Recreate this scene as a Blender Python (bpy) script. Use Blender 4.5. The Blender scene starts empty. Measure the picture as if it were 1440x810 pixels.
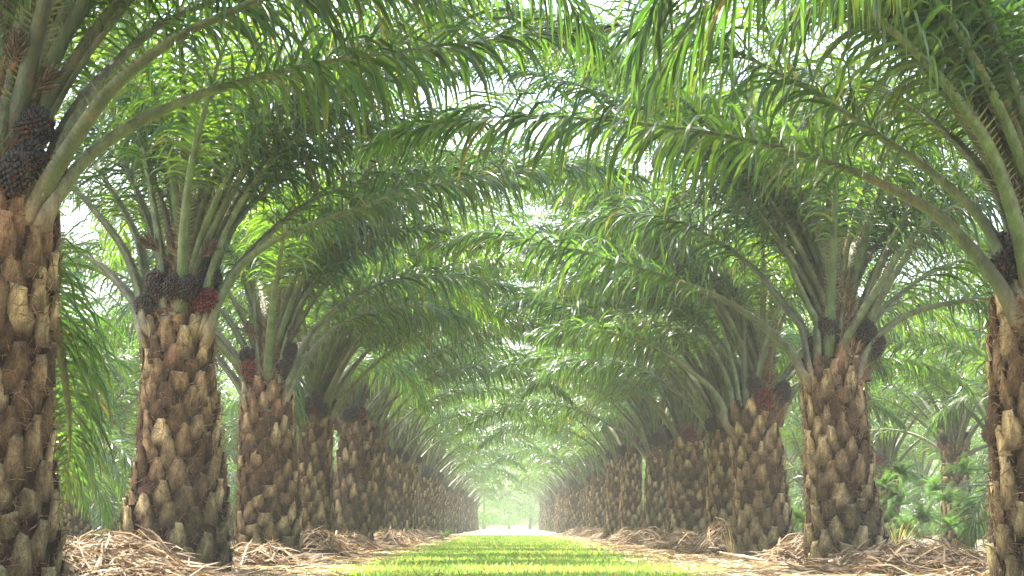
import bpy, math, random
import numpy as np
from mathutils import Vector, Matrix, Euler
R = math.radians
rng = np.random.default_rng(11)
random.seed(11)
sc = bpy.context.scene
col = sc.collection
UP = np.array([0., 0., 1.])

# ------------------------------------------------------------------ camera
EYE = 0.66
FPX = 2600.0
cam_d = bpy.data.cameras.new('camera')
cam_d.lens = 36 * FPX / 1440
cam_d.clip_end = 3000
cam_d.clip_start = 0.1
cam = bpy.data.objects.new('camera', cam_d)
col.objects.link(cam)
cam.location = (0, 0, EYE)
PITCH = math.atan(333 / FPX)
cam.rotation_euler = (R(90) + PITCH, 0, -math.atan(8 / FPX))
sc.camera = cam
_M = np.array(cam.rotation_euler.to_matrix())
def P(x, y, d):
    """the world point at distance d down the lane that the photograph shows at pixel x, y"""
    v = _M @ np.array([x - 720, 405 - y, -FPX])
    return v * (d / v[1]) + np.array([0, 0, EYE])

# ------------------------------------------------------------------ mesh helpers
class MB:
    def __init__(self):
        self.v = []; self.f = []; self.c = []; self.m = []; self.n = 0
    def add(self, v, f, c, m=0):
        v = np.asarray(v, float).reshape(-1, 3)
        f = np.asarray(f, int)
        c = np.asarray(c, float)
        if c.ndim == 1: c = np.tile(c, (len(v), 1))
        self.v.append(v); self.c.append(c[:, :3]); self.f.append(f + self.n); self.m.append(np.full(len(f), m))
        self.n += len(v)
    def mesh(self, name, mats, smooth=True):
        me = bpy.data.meshes.new(name)
        V = np.concatenate(self.v); C = np.concatenate(self.c)
        lens = np.concatenate([np.full(len(f), f.shape[1]) for f in self.f])
        L = np.concatenate([f.reshape(-1) for f in self.f])
        me.vertices.add(len(V)); me.vertices.foreach_set('co', V.astype(np.float32).ravel())
        me.loops.add(len(L)); me.loops.foreach_set('vertex_index', L.astype(np.int32))
        me.polygons.add(len(lens))
        st = np.concatenate([[0], np.cumsum(lens)[:-1]])
        me.polygons.foreach_set('loop_start', st.astype(np.int32))
        me.polygons.foreach_set('loop_total', lens.astype(np.int32))
        me.polygons.foreach_set('material_index', np.concatenate(self.m).astype(np.int32))
        me.polygons.foreach_set('use_smooth', np.full(len(lens), smooth))
        a = me.color_attributes.new('col', 'FLOAT_COLOR', 'POINT')
        a.data.foreach_set('color', np.concatenate([C, np.ones((len(C), 1))], 1).astype(np.float32).ravel())
        me.update(calc_edges=True)
        for m in (mats if isinstance(mats, (list, tuple)) else [mats]): me.materials.append(m)
        return me

def link(name, me, parent=None, loc=(0, 0, 0), rot=(0, 0, 0), scale=1.0):
    o = bpy.data.objects.new(name, me); col.objects.link(o)
    o.parent = parent; o.location = loc; o.rotation_euler = rot
    o.scale = (scale,) * 3 if not hasattr(scale, '__len__') else scale
    return o
def tag(o, label=None, cat=None, group=None, kind=None):
    if label: o['label'] = label
    if cat: o['category'] = cat
    if group: o['group'] = group
    if kind: o['kind'] = kind
    return o

def grid_faces(nr, nc, wrap=False, base=0):
    i = np.arange(nr - 1)[:, None]; j = np.arange(nc if wrap else nc - 1)[None, :]
    a = i * nc + j; b = i * nc + (j + 1) % nc
    return np.stack([a, b, b + nc, a + nc], -1).reshape(-1, 4) + base

def norm(v):
    return v / (np.linalg.norm(v, axis=-1, keepdims=True) + 1e-9)

def tube(mb, pts, rad, c, n=5, m=0):
    pts = np.asarray(pts, float); k = len(pts)
    rad = np.broadcast_to(np.asarray(rad, float), (k,))
    t = norm(np.gradient(pts, axis=0))
    ref = np.array([0.31, 0.17, 0.93]) if abs(t[0][2]) < .9 else np.array([1., 0.1, 0])
    s = norm(np.cross(t, ref)); u = np.cross(s, t)
    a = np.arange(n) * 2 * np.pi / n
    v = pts[:, None] + rad[:, None, None] * (np.cos(a)[None, :, None] * s[:, None] + np.sin(a)[None, :, None] * u[:, None])
    mb.add(v, grid_faces(k, n, True), c if np.ndim(c) == 1 else np.repeat(c, n, 0), m)

def catmull(pts, n):
    p = np.asarray(pts, float)
    p = np.vstack([2 * p[0] - p[1], p, 2 * p[-1] - p[-2]])
    out = []
    for i in range(1, len(p) - 2):
        t = np.linspace(0, 1, 12, endpoint=False)[:, None]
        a, b, c, d = p[i - 1:i + 3]
        out.append(.5 * (2 * b + (c - a) * t + (2 * a - 5 * b + 4 * c - d) * t ** 2 + (3 * b - a - 3 * c + d) * t ** 3))
    out = np.vstack(out + [p[-2:-1]])
    s = np.concatenate([[0], np.cumsum(np.linalg.norm(np.diff(out, axis=0), axis=1))])
    q = np.linspace(0, s[-1], n)
    return np.stack([np.interp(q, s, out[:, k]) for k in range(3)], 1), s[-1]

# ------------------------------------------------------------------ materials
def new_mat(name):
    m = bpy.data.materials.new(name); m.use_nodes = True
    nt = m.node_tree; nt.nodes.clear()
    return m, nt, nt.nodes, nt.links
def attr_mat(name, rough=.8, spec=.3, noise_scale=6, lo=.7, hi=1.25, bump=0.0, bump_scale=40, transl=0.0, tcol=(1, 1, 1), sheen=0, stretch=(1, 1, 1)):
    m, nt, N, Lk = new_mat(name)
    out = N.new('ShaderNodeOutputMaterial'); bs = N.new('ShaderNodeBsdfPrincipled')
    at = N.new('ShaderNodeAttribute'); at.attribute_name = 'col'
    tc = N.new('ShaderNodeTexCoord'); mp = N.new('ShaderNodeMapping'); mp.inputs['Scale'].default_value = stretch
    Lk.new(tc.outputs['Object'], mp.inputs['Vector'])
    nz = N.new('ShaderNodeTexNoise'); nz.inputs['Scale'].default_value = noise_scale; nz.inputs['Detail'].default_value = 5
    Lk.new(mp.outputs['Vector'], nz.inputs['Vector'])
    mr = N.new('ShaderNodeMapRange'); mr.inputs['From Min'].default_value = .3; mr.inputs['From Max'].default_value = .7
    mr.inputs['To Min'].default_value = lo; mr.inputs['To Max'].default_value = hi
    Lk.new(nz.outputs['Fac'], mr.inputs['Value'])
    n3 = N.new('ShaderNodeTexNoise'); n3.inputs['Scale'].default_value = noise_scale * 4.5; n3.inputs['Detail'].default_value = 6; n3.inputs['Roughness'].default_value = .7
    Lk.new(mp.outputs['Vector'], n3.inputs['Vector'])
    mr3 = N.new('ShaderNodeMapRange'); mr3.inputs['From Min'].default_value = .35; mr3.inputs['From Max'].default_value = .65
    mr3.inputs['To Min'].default_value = 1 - (1 - lo) * .8; mr3.inputs['To Max'].default_value = 1 + (hi - 1) * .8
    Lk.new(n3.outputs['Fac'], mr3.inputs['Value'])
    mm = N.new('ShaderNodeMath'); mm.operation = 'MULTIPLY'; Lk.new(mr.outputs['Result'], mm.inputs[0]); Lk.new(mr3.outputs['Result'], mm.inputs[1])
    mx = N.new('ShaderNodeVectorMath'); mx.operation = 'SCALE'
    Lk.new(at.outputs['Color'], mx.inputs[0]); Lk.new(mm.outputs[0], mx.inputs['Scale'])
    Lk.new(mx.outputs['Vector'], bs.inputs['Base Color'])
    bs.inputs['Roughness'].default_value = rough
    bs.inputs['Specular IOR Level'].default_value = spec
    if bump:
        n2 = N.new('ShaderNodeTexNoise'); n2.inputs['Scale'].default_value = bump_scale; n2.inputs['Detail'].default_value = 6
        Lk.new(mp.outputs['Vector'], n2.inputs['Vector'])
        bp = N.new('ShaderNodeBump'); bp.inputs['Strength'].default_value = bump; bp.inputs['Distance'].default_value = .03
        Lk.new(n2.outputs['Fac'], bp.inputs['Height']); Lk.new(bp.outputs['Normal'], bs.inputs['Normal'])
    if transl > 0:
        tr = N.new('ShaderNodeBsdfTranslucent')
        mc = N.new('ShaderNodeVectorMath'); mc.operation = 'MULTIPLY'; mc.inputs[1].default_value = tcol
        Lk.new(mx.outputs['Vector'], mc.inputs[0]); Lk.new(mc.outputs['Vector'], tr.inputs['Color'])
        ms = N.new('ShaderNodeMixShader'); ms.inputs['Fac'].default_value = transl
        Lk.new(bs.outputs[0], ms.inputs[1]); Lk.new(tr.outputs[0], ms.inputs[2]); Lk.new(ms.outputs[0], out.inputs['Surface'])
    else:
        Lk.new(bs.outputs[0], out.inputs['Surface'])
    return m

M_leaf = attr_mat('leaflet_green', rough=.3, spec=.6, noise_scale=2.5, lo=.8, hi=1.2, transl=.47, tcol=(2.8, 2.7, .7))
M_pet = attr_mat('petiole', rough=.5, spec=.4, noise_scale=11, lo=.55, hi=1.3, bump=.4, bump_scale=50, stretch=(1, 1, .5))
M_bark = attr_mat('leaf_base_bark', rough=.9, spec=.12, noise_scale=16, lo=.5, hi=1.5, bump=1.0, bump_scale=42, stretch=(1, 1, .4))
M_fibre = attr_mat('brown_fibre', rough=.95, spec=.1, noise_scale=12, lo=.6, hi=1.4)
M_fruit = attr_mat('palm_fruit', rough=.45, spec=.28, noise_scale=30, lo=.7, hi=1.3)
M_straw = attr_mat('dry_frond', rough=.8, spec=.2, noise_scale=5, lo=.75, hi=1.2, transl=.12, tcol=(1.2, 1.1, .8))
M_grass = attr_mat('grass_blade', rough=.5, spec=.3, noise_scale=.8, lo=.75, hi=1.25, transl=.45, tcol=(1.9, 1.7, .7))
M_fern = attr_mat('fern_green', rough=.7, spec=.15, noise_scale=3, lo=.8, hi=1.2, transl=.45, tcol=(1.8, 1.8, .8))

# ------------------------------------------------------------------ fronds
def petiole_width(s, L, k=1.0):
    w = np.interp(s, [0, .16, .35, 1.0, 2.0, 3.2, L * .8, L], [.10, .21, .17, .132, .09, .055, .024, .006])
    return w * k
def frond_geometry(curve, L, az, seed, hi=True, leafl=.9, pet_k=1.0, start=.28, hang=1.0, tone=0, petb=None):
    """returns (petiole MB, foliage MB). curve: n x 3 points evenly spaced along the rachis."""
    r = np.random.default_rng(seed)
    n = len(curve)
    T = norm(np.gradient(curve, axis=0))
    S0 = np.array([-math.sin(az), math.cos(az), 0.])
    S = norm(S0 - T * (T @ S0)[:, None])
    U = np.cross(T, S); 
    sgn = np.where(U[:, 2:3] < 0, -1, 1) if False else 1
    # upper side of the petiole faces up/inwards
    A = np.array([math.cos(az), math.sin(az), 0])
    if (U[n // 3] @ (UP * 1.0 - A * .6)) < 0: U = -U
    s = np.linspace(0, L, n)
    w = petiole_width(s, L, pet_k)
    # cross-section (S, U): keeled green underside, thin margins, hollow upper face
    prof = np.array([[-.5, .12], [-.33, .2], [0, .02], [.33, .2], [.5, .12], [.4, -.2], [.16, -.42], [-.16, -.42], [-.4, -.2]])
    flat = np.clip(1.0 - s / L * .5, .6, 1)
    v = curve[:, None] + w[:, None, None] * (prof[None, :, 0:1] * S[:, None] + (prof[None, :, 1:2] * U[:, None]) * 1.05)
    g = np.array([.046, .080, .017]) * (1 + .25 * r.normal()) ; g = np.clip(g, .012, .2)
    green = np.tile(g, (9, 1)); 
    pale = np.array([.20, .19, .10]); 
    prof_c = np.array([.62, .75, .55, .75, .62, .10, .0, .0, .10])[:, None]
    cc = green * (1 - prof_c) + pale * prof_c
    brown = np.array([.12, .078, .042]); tan = np.array([.26, .19, .11])
    kb = np.clip(1 - (s - .12) / .55, 0, 1)[:, None, None] ** 1.3
    edge = np.array([1, .9, .3, .9, 1, .7, .0, .0, .7])[None, :, None]
    base_c = brown[None, None] * (1 - edge) + tan[None, None] * edge
    C = cc[None] * (1 - kb) + base_c * kb
    C = C * (1 + .14 * r.normal(size=(n, 1, 1)) + .12 * r.normal(size=(1, 9, 1)))
    scar = (r.random((n, 9)) < .07)[:, :, None]; C = np.where(scar, C * .5 + np.array([.06, .035, .018]), C)
    yel = np.clip((s / L - .55) / .4, 0, 1)[:, None, None]
    C = C * (1 - .6 * yel) + np.array([.16, .17, .05]) * .6 * yel
    mp = MB(); mp.add(v, grid_faces(n, 9, True), np.clip(C, .01, .9).reshape(-1, 3))
    mf = MB()
    # marginal spines
    if hi:
        ns = int(34)
        ss = np.linspace(.28, start * L, ns)
        for sd in (-1, 1):
            idx = np.interp(ss, s, np.arange(n)); i0 = np.clip(idx.astype(int), 0, n - 2); fr = (idx - i0)[:, None]
            pc = curve[i0] * (1 - fr) + curve[i0 + 1] * fr
            ww = np.interp(ss, s, w)[:, None]
            b = pc + sd * S[i0] * ww * .49 + U[i0] * ww * .12
            ln = np.linspace(.025, .16, ns)[:, None] * r.uniform(.5, 1.3, (ns, 1))
            tip = b + ln * norm(sd * S[i0] * 1.0 + T[i0] * .5 + U[i0] * r.uniform(-.3, .6, (ns, 1)) )
            wv = T[i0] * np.linspace(.008, .013, ns)[:, None]
            V = np.stack([b - wv, b + wv, tip], 1)
            mp.add(V, np.arange(ns * 3).reshape(-1, 3), np.array([.13, .14, .05]))
    # leaflets
    nl = int((L * (1 - start)) / (.029 if hi else .041))
    for sd in (-1, 1):
        ss = np.linspace(start * L, L * .995, nl) + r.uniform(-.012, .012, nl)
        ss = np.clip(ss, 0, L * .999)
        q = (ss / L - start) / (1 - start)
        idx = np.interp(ss, s, np.arange(n)); i0 = np.clip(idx.astype(int), 0, n - 2); fr = (idx - i0)[:, None]
        pc = curve[i0] * (1 - fr) + curve[i0 + 1] * fr
        t = norm(T[i0] * (1 - fr) + T[i0 + 1] * fr); S_ = S[i0]; U_ = U[i0]
        al = np.interp(q, [0, .15, .6, 1], [1.25, 1.15, .9, .35]) + r.normal(0, .11, nl)
        be = np.array([.7, .1, -.4])[np.arange(nl) % 3] + r.normal(0, .22, nl)
        d = t * np.cos(al)[:, None] + (sd * S_ * np.cos(be)[:, None] + U_ * np.sin(be)[:, None]) * np.sin(al)[:, None]
        ln = np.interp(q, [0, .08, .25, .5, .8, 1], [.35, .62, .92, 1.0, .72, .36]) * leafl * r.uniform(.82, 1.12, nl)
        wd = np.interp(q, [0, .2, .6, 1], [.6, 1, 1, .55]) * r.uniform(.0145, .0205, nl) * (1 if hi else 1.15)
        K = 6 if hi else 4
        seg = ln / (K - 1)
        grav = np.interp(q, [0, .3, 1], [.4, .72, .6]) * hang * r.uniform(.3, 1.7, nl)
        # some leaflets fold down sharply, as the photograph shows
        kink = r.random(nl) < .15
        pts = [pc]; dirs = [d]
        cur = d.copy()
        for k in range(K - 1):
            pts.append(pts[-1] + cur * seg[:, None])
            g_ = grav * (.75 + .55 * k) * (5 / (K - 1)) * .8
            g_ = np.where(kink & (k == (1 if K < 6 else 2)), g_ + 1.4, g_)
            cur = norm(cur + np.array([0, 0, -1.]) * g_[:, None] * .62)
            dirs.append(cur)
        Pt = np.stack(pts, 1); D = np.stack(dirs, 1)
        tw = r.normal(0, .75, nl)
        wprof = np.interp(np.linspace(0, 1, K), [0, .15, .45, .75, 1], [.35, .9, 1, .72, .04])
        W0 = t
        Wv = norm(W0[:, None] - D * np.sum(W0[:, None] * D, -1, keepdims=True))
        Nn = np.cross(Wv, D)
        tws = tw[:, None, None] * np.linspace(.3, 1.2, K)[None, :, None]
        Wv2 = Wv * np.cos(tws) + Nn * np.sin(tws); Nn2 = np.cross(Wv2, D)
        half = (wd[:, None] * wprof[None, :])[:, :, None]
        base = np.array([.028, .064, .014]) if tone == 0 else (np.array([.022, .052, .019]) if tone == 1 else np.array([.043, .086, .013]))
        cl = base[None] * np.exp(r.normal(0, .3, (nl, 1))) * (1 + r.normal(0, .06, (nl, 3)))
        cl = np.clip(cl, .01, .3)
        dead = r.random(nl) < .012; cl[dead] = np.array([.12, .095, .045]) * r.uniform(.5, 1.3, (dead.sum(), 1))
        if hi:
            V = np.stack([Pt - Wv2 * half, Pt + Nn2 * half * .28, Pt + Wv2 * half], 2)
            nc = 3
        else:
            V = np.stack([Pt - Wv2 * half, Pt + Wv2 * half], 2); nc = 2
        F = grid_faces(K, nc)
        F = (F[None] + (np.arange(nl) * K * nc)[:, None, None]).reshape(-1, 4)
        C = np.repeat(cl[:, None], K, 1)
        tipy = np.interp(np.linspace(0, 1, K), [0, .7, 1], [1, 1, 0])[None, :, None]
        dry = (r.random(nl) < .45)[:, None, None] * (1 - tipy)
        C = C * (1 - .7 * dry) + np.array([.075, .075, .022]) * .7 * dry
        C = np.repeat(C[:, :, None], nc, 2).reshape(-1, 3)
        mf.add(V.reshape(-1, 3), F, C)
    return mp, mf

def arch_curve(L, el0, bend, side=0.0, n=44, power=1.35):
    s = np.linspace(0, L, n)
    el = np.radians(el0 + 24 * np.exp(-s / .35) - bend * (s / L) ** power)
    ds = L / (n - 1)
    lat = side * (s / L) ** 2
    dx = np.cos(el); dz = np.sin(el)
    x = np.concatenate([[0], np.cumsum(.5 * (dx[1:] + dx[:-1]) * ds)])
    z = np.concatenate([[0], np.cumsum(.5 * (dz[1:] + dz[:-1]) * ds)])
    return np.stack([x, lat, z], 1)

# library of generic fronds by age class
NCLS = 9
LIB = []          # LIB[cls] = list of (petiole mesh, foliage mesh, combined low mesh)
for c in range(NCLS):
    a = c / (NCLS - 1)              # 0 old/low ... 1 young/upright
    row = []
    for vnt in range(2):
        L = [6.8, 6.2][vnt] - .8 * a + (.4 * (1 - abs(a - .5) * 2))
        el0 = 47 + 36 * a ** .85
        bend = 84 - 24 * a + [0, 9][vnt]
        side = [.5, -.6][vnt]
        cv = arch_curve(L, el0, bend, side)
        sd = 100 + c * 10 + vnt
        mp, mf = frond_geometry(cv, L, 0.0, sd, True, tone=(c + vnt) % 3, leafl=.92)
        pm = mp.mesh('frond_petiole', M_pet); fm = mf.mesh('frond_foliage', M_leaf)
        mp2, mf2 = frond_geometry(cv[::2], L, 0.0, sd, False, tone=(c + vnt) % 3, leafl=.95)
        # a touch wider blades for far, lighter meshes
        mp2.add(np.concatenate(mf2.v), np.concatenate([f - 0 for f in mf2.f]), np.concatenate(mf2.c), 1)
        lm = mp2.mesh('frond_simple', [M_pet, M_leaf])
        row.append((pm, fm, lm))
    LIB.append(row)
row = []
for vnt in range(2):
    L = [5.6, 5.2][vnt]; cv = arch_curve(L, [30, 20][vnt], [112, 120][vnt], [.4, -.5][vnt])
    mp2, mf2 = frond_geometry(cv[::2], L, 0.0, 300 + vnt, False, tone=vnt, leafl=1.0)
    mp2.add(np.concatenate(mf2.v), np.concatenate(mf2.f), np.concatenate(mf2.c), 1)
    row.append((None, None, mp2.mesh('frond_hanging', [M_pet, M_leaf])))
LIB.append(row)

# ------------------------------------------------------------------ trunks
def trunk_mesh(H, rb, rm, rt, seed, detail=True, bulge=0.0, lean=(0, 0), ratio=1.0):
    r = np.random.default_rng(seed)
    mb = MB()
    def rad(z):
        return np.interp(z / H, [-.1, 0, .14, .3, .45, .65, .9, 1.0], [rb * 1.03, rb, rb * .96, rb * .4 + rm * .64, rm * 1.05, rm, rt, rt * .9])
    def cen(z):
        u = np.clip(z / H, 0, 1.2)
        return np.stack([lean[0] * u ** 1.5 + .03 * np.sin(u * 5 + seed), lean[1] * u ** 1.5 + .03 * np.sin(u * 4 + seed * 2), z], -1)
    nr, na = (44, 40) if detail else (14, 16)
    zz = np.linspace(-.12, H + .12, nr); aa = np.arange(na) * 2 * np.pi / na
    base = rad(zz)[:, None] * .9 + r.normal(0, .012, (nr, na))
    cc = cen(zz)
    V = np.stack([cc[:, 0:1] + base * np.cos(aa), cc[:, 1:2] + base * np.sin(aa), np.repeat(zz[:, None], na, 1)], -1)
    V[-1, :, :2] = cc[-1, None, :2] + (V[-1, :, :2] - cc[-1, None, :2]) * .3
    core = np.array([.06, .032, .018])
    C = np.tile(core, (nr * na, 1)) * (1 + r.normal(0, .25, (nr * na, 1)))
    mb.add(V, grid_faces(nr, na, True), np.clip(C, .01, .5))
    # leaf-base stubs in a spiral
    dz = .25; per = 12
    N = int(H / dz * per * ratio)
    for i in range(N):
        z = (i + .5) / N * (H + .05) - .06
        if r.random() < .05: continue
        broken = r.random() < .12
        ang = i * 2.39996 + r.normal(0, .025)
        u = z / H
        Rr = float(rad(z)) * .93
        w = .235 * r.uniform(.85, 1.15) * (rm / .45) ** .5 * np.interp(u, [0, .2, 1], [1.2, 1.05, 1.0]); h = .36 * r.uniform(.8, 1.2); th = .075 * r.uniform(.55, 1.35)
        tilt = r.normal(.12, .05) + (.06 if u < .2 else 0)
        A = np.array([math.cos(ang), math.sin(ang), 0]); B = np.array([-math.sin(ang), math.cos(ang), 0])
        B = B + UP * r.normal(0, .1); 
        gpos = cen(np.array(z)) + A * Rr
        Dn = norm(UP * math.cos(tilt) + A * math.sin(tilt)); Nn = norm(np.cross(B, Dn)); 
        if Nn @ A < 0: Nn = -Nn
        cut = r.uniform(-.35, .35)
        rows = np.array([0, .3, .62, .86, 1.0]); ws = np.array([1.0, 1.05, .84, .56, .22 + (.5 if r.random() < .3 else .15) * r.random()])
        prof = np.array([-1, -.55, 0, .55, 1])
        if broken: h *= .62; ws = np.array([1.0, 1.05, .95, .85, .75])
        if not detail: rows = rows[[0, 1, 3, 4]]; ws = ws[[0, 1, 3, 4]]; prof = np.array([-1, 0, 1])
        k, m = len(rows), len(prof)
        X = ws[:, None] * prof[None] * w * .5 + r.normal(0, .006, (k, m)) + rows[:, None] * r.normal(0, .02)
        Yh = rows[:, None] * h + np.zeros(m)[None]
        Yh[-1] += cut * prof * .05
        Zt = th * (1 - .55 * prof[None] ** 2) * (1 - .35 * rows[:, None]) + r.normal(0, .011, (k, m)) - .02
        V = gpos + X[..., None] * B + (Yh - h * .35)[..., None] * Dn + Zt[..., None] * Nn
        # cut end: rim drops back to the trunk side
        back = V[-1] - Nn * (th * r.uniform(.5, .95)) - Dn * r.uniform(.0, .06)
        V = np.concatenate([V, back[None]], 0)
        # tone
        x = r.random()
        fresh = max(0, (u - .82) / .18)
        mossy = max(0, (.45 - u) / .45)
        face = np.array([.42, .30, .15]) if x < .36 else (np.array([.25, .16, .082]) if x < .74 else np.array([.11, .064, .034]))
        face = face * (1 + r.normal(0, .16))
        face = face * (1 - .55 * mossy) + np.array([.20, .19, .085]) * r.uniform(.6, 1.25) * .55 * mossy
        if fresh > 0 and r.random() < .15: face = np.array([.27, .15, .08])
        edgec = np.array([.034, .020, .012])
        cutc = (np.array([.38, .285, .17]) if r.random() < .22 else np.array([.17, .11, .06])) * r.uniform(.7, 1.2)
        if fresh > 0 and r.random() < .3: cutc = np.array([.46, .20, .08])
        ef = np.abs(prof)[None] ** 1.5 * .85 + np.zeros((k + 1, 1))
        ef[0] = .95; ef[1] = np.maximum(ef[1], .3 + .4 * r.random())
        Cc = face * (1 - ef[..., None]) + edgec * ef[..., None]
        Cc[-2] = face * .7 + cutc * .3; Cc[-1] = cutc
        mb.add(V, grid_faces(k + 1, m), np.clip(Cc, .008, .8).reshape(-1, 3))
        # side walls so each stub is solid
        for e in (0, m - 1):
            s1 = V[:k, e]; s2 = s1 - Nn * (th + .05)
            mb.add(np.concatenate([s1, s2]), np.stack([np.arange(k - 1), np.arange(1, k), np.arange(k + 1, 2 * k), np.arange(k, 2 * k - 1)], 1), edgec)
    # loose fibres
    nf = int((2600 if detail else 0) * H / 3)
    for i in range(nf):
        z = r.uniform(.02, H); ang = r.uniform(0, 2 * np.pi); rr = float(rad(z)) * r.uniform(.98, 1.07)
        p = cen(np.array(z)) + rr * np.array([math.cos(ang), math.sin(ang), 0])
        ln = r.uniform(.05, .2)
        d = norm(np.array([math.cos(ang), math.sin(ang), 0]) * r.uniform(0, .5) + np.array([-math.sin(ang), math.cos(ang), 0]) * r.normal(0, .8) + UP * r.normal(0, .6))
        q = p + d * ln * .5 + r.normal(0, .015, 3); e = p + d * ln + r.normal(0, .03, 3) - UP * .02
        wv = norm(np.cross(d, r.normal(size=3))) * .004
        c0 = np.array([.15, .085, .045]) * r.uniform(.5, 1.6)
        mb.add(np.array([p - wv, p + wv, q - wv, q + wv, e]), np.array([[0, 1, 3, 2]]), c0)
        mb.add(np.array([q - wv, q + wv, e]), np.array([[0, 1, 2]]), c0)
    return mb.mesh('trunk', M_bark, smooth=detail)

def fibre_mesh(seed, n=900):
    """brown fibrous heart of the crown with torn sheath strands"""
    r = np.random.default_rng(seed); mb = MB()
    nr, na = 14, 14
    z = np.linspace(-.25, 1.25, nr); rad = np.interp(z, [-.25, .1, .6, 1.25], [.36, .31, .18, .03])
    a = np.arange(na) * 2 * np.pi / na
    R_ = rad[:, None] * (1 + r.normal(0, .12, (nr, na)))
    V = np.stack([R_ * np.cos(a), R_ * np.sin(a), np.repeat(z[:, None], na, 1)], -1)
    mb.add(V, grid_faces(nr, na, True), np.array([.10, .06, .035]))
    for i in range(n):
        zz = r.uniform(-.15, 1.15); an = r.uniform(0, 2 * np.pi); rr = np.interp(zz, [-.25, .1, .6, 1.25], [.37, .32, .19, .04])
        A = np.array([math.cos(an), math.sin(an), 0]); p = A * rr + UP * zz
        d = norm(UP * r.uniform(.3, 1) + A * r.uniform(0, .9) + np.cross(UP, A) * r.normal(0, .4))
        ln = r.uniform(.1, .3); w = r.uniform(.003, .01)
        wv = norm(np.cross(d, A + .1)) * w
        q = p + d * ln * .6; e = q + norm(d + r.normal(0, .5, 3) - UP * .3) * ln * .4
        c0 = np.array([.19, .125, .075]) * r.uniform(.35, 1.4)
        mb.add(np.array([p - wv, p + wv, q + wv * .7, q - wv * .7]), np.array([[0, 1, 2, 3]]), c0)
        mb.add(np.array([q - wv * .7, q + wv * .7, e]), np.array([[0, 1, 2]]), c0)
    return mb.mesh('crown_fibre', M_fibre, smooth=False)

_ico = None
def ico():
    global _ico
    if _ico is None:
        import bmesh
        bm = bmesh.new(); bmesh.ops.create_icosphere(bm, subdivisions=1, radius=1)
        _ico = (np.array([v.co[:] for v in bm.verts]), np.array([[v.index for v in f.verts] for f in bm.faces]))
        bm.free()
    return _ico
def fruit_mesh(seed, red=False, n=210):
    r = np.random.default_rng(seed); mb = MB(); iv, fi = ico()
    mb.add(iv * np.array([.12, .12, .17]), fi, np.array([.03, .018, .012]))
    for i in range(n):
        zz = 1 - 2 * (i + .5) / n; ph = i * 2.39996
        d = np.array([math.sqrt(1 - zz * zz) * math.cos(ph), math.sqrt(1 - zz * zz) * math.sin(ph), zz])
        p = d * np.array([.165, .165, .215]) * r.uniform(.9, 1.06)
        sz = r.uniform(.017, .024)
        v = iv * sz * (1 + .5 * np.abs(iv @ d))[:, None] + p
        if red: c0 = np.array([.15, .012, .010]) * r.uniform(.25, 1.3) if r.random() < .7 else np.array([.02, .01, .01])
        else: c0 = (np.array([.018, .014, .014]) if r.random() < .93 else np.array([.06, .014, .01])) * r.uniform(.5, 1.8)
        mb.add(v, fi, c0)
    for i in range(150):
        d = norm(r.normal(size=3)); p = d * np.array([.17, .17, .22])
        e = p + norm(d + r.normal(0, .4, 3)) * r.uniform(.03, .07); wv = norm(np.cross(d, r.normal(size=3))) * .004
        mb.add(np.array([p - wv, p + wv, e]), np.array([[0, 1, 2]]), np.array([.2, .13, .07]) * r.uniform(.5, 1.3))
    return mb.mesh('fruit_bunch', M_fruit)
def flower_mesh(seed):
    """withered male flower cluster: a stalk with many grey-brown fingers"""
    r = np.random.default_rng(seed); mb = MB()
    tube(mb, [(0, 0, 0), (0, .02, .1), (0, 0, .2)], [.03, .03, .025], np.array([.16, .1, .06]), 6)
    for i in range(110):
        zz = r.uniform(.08, .24); an = r.uniform(0, 2 * np.pi)
        d = norm(np.array([math.cos(an), math.sin(an), 0]) * r.uniform(.15, .75) + UP)
        ln = r.uniform(.13, .2)
        p0 = UP * zz + d * .02
        c0 = np.array([.105, .08, .06]) * r.uniform(.5, 1.5)
        tube(mb, [p0, p0 + d * ln * .5 + r.normal(0, .006, 3), p0 + d * ln + r.normal(0, .012, 3)], [.007, .009, .005], c0, 4)
    return mb.mesh('flower_cluster', M_fibre)

FRUIT_B = [fruit_mesh(1), fruit_mesh(2)]
FRUIT_R = [fruit_mesh(3, True), fruit_mesh(4, True)]
FLOWER = [flower_mesh(5), flower_mesh(6)]
FIBRE = [fibre_mesh(7), fibre_mesh(8)]
GENERIC_TRUNK = [trunk_mesh(3.0, [.56, .62, .5, .58][k], [.44, .48, .41, .46][k], .42, 20 + k, True, ratio=.95, lean=[(.1, 0), (-.12, .1), (.05, -.1), (-.06, 0)][k]) for k in range(4)]
FAR_TRUNK = [trunk_mesh(3.0, .56, .45, .42, 40 + k, False) for k in range(2)]

def wrap(a):
    return (a + math.pi) % (2 * math.pi) - math.pi

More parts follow.
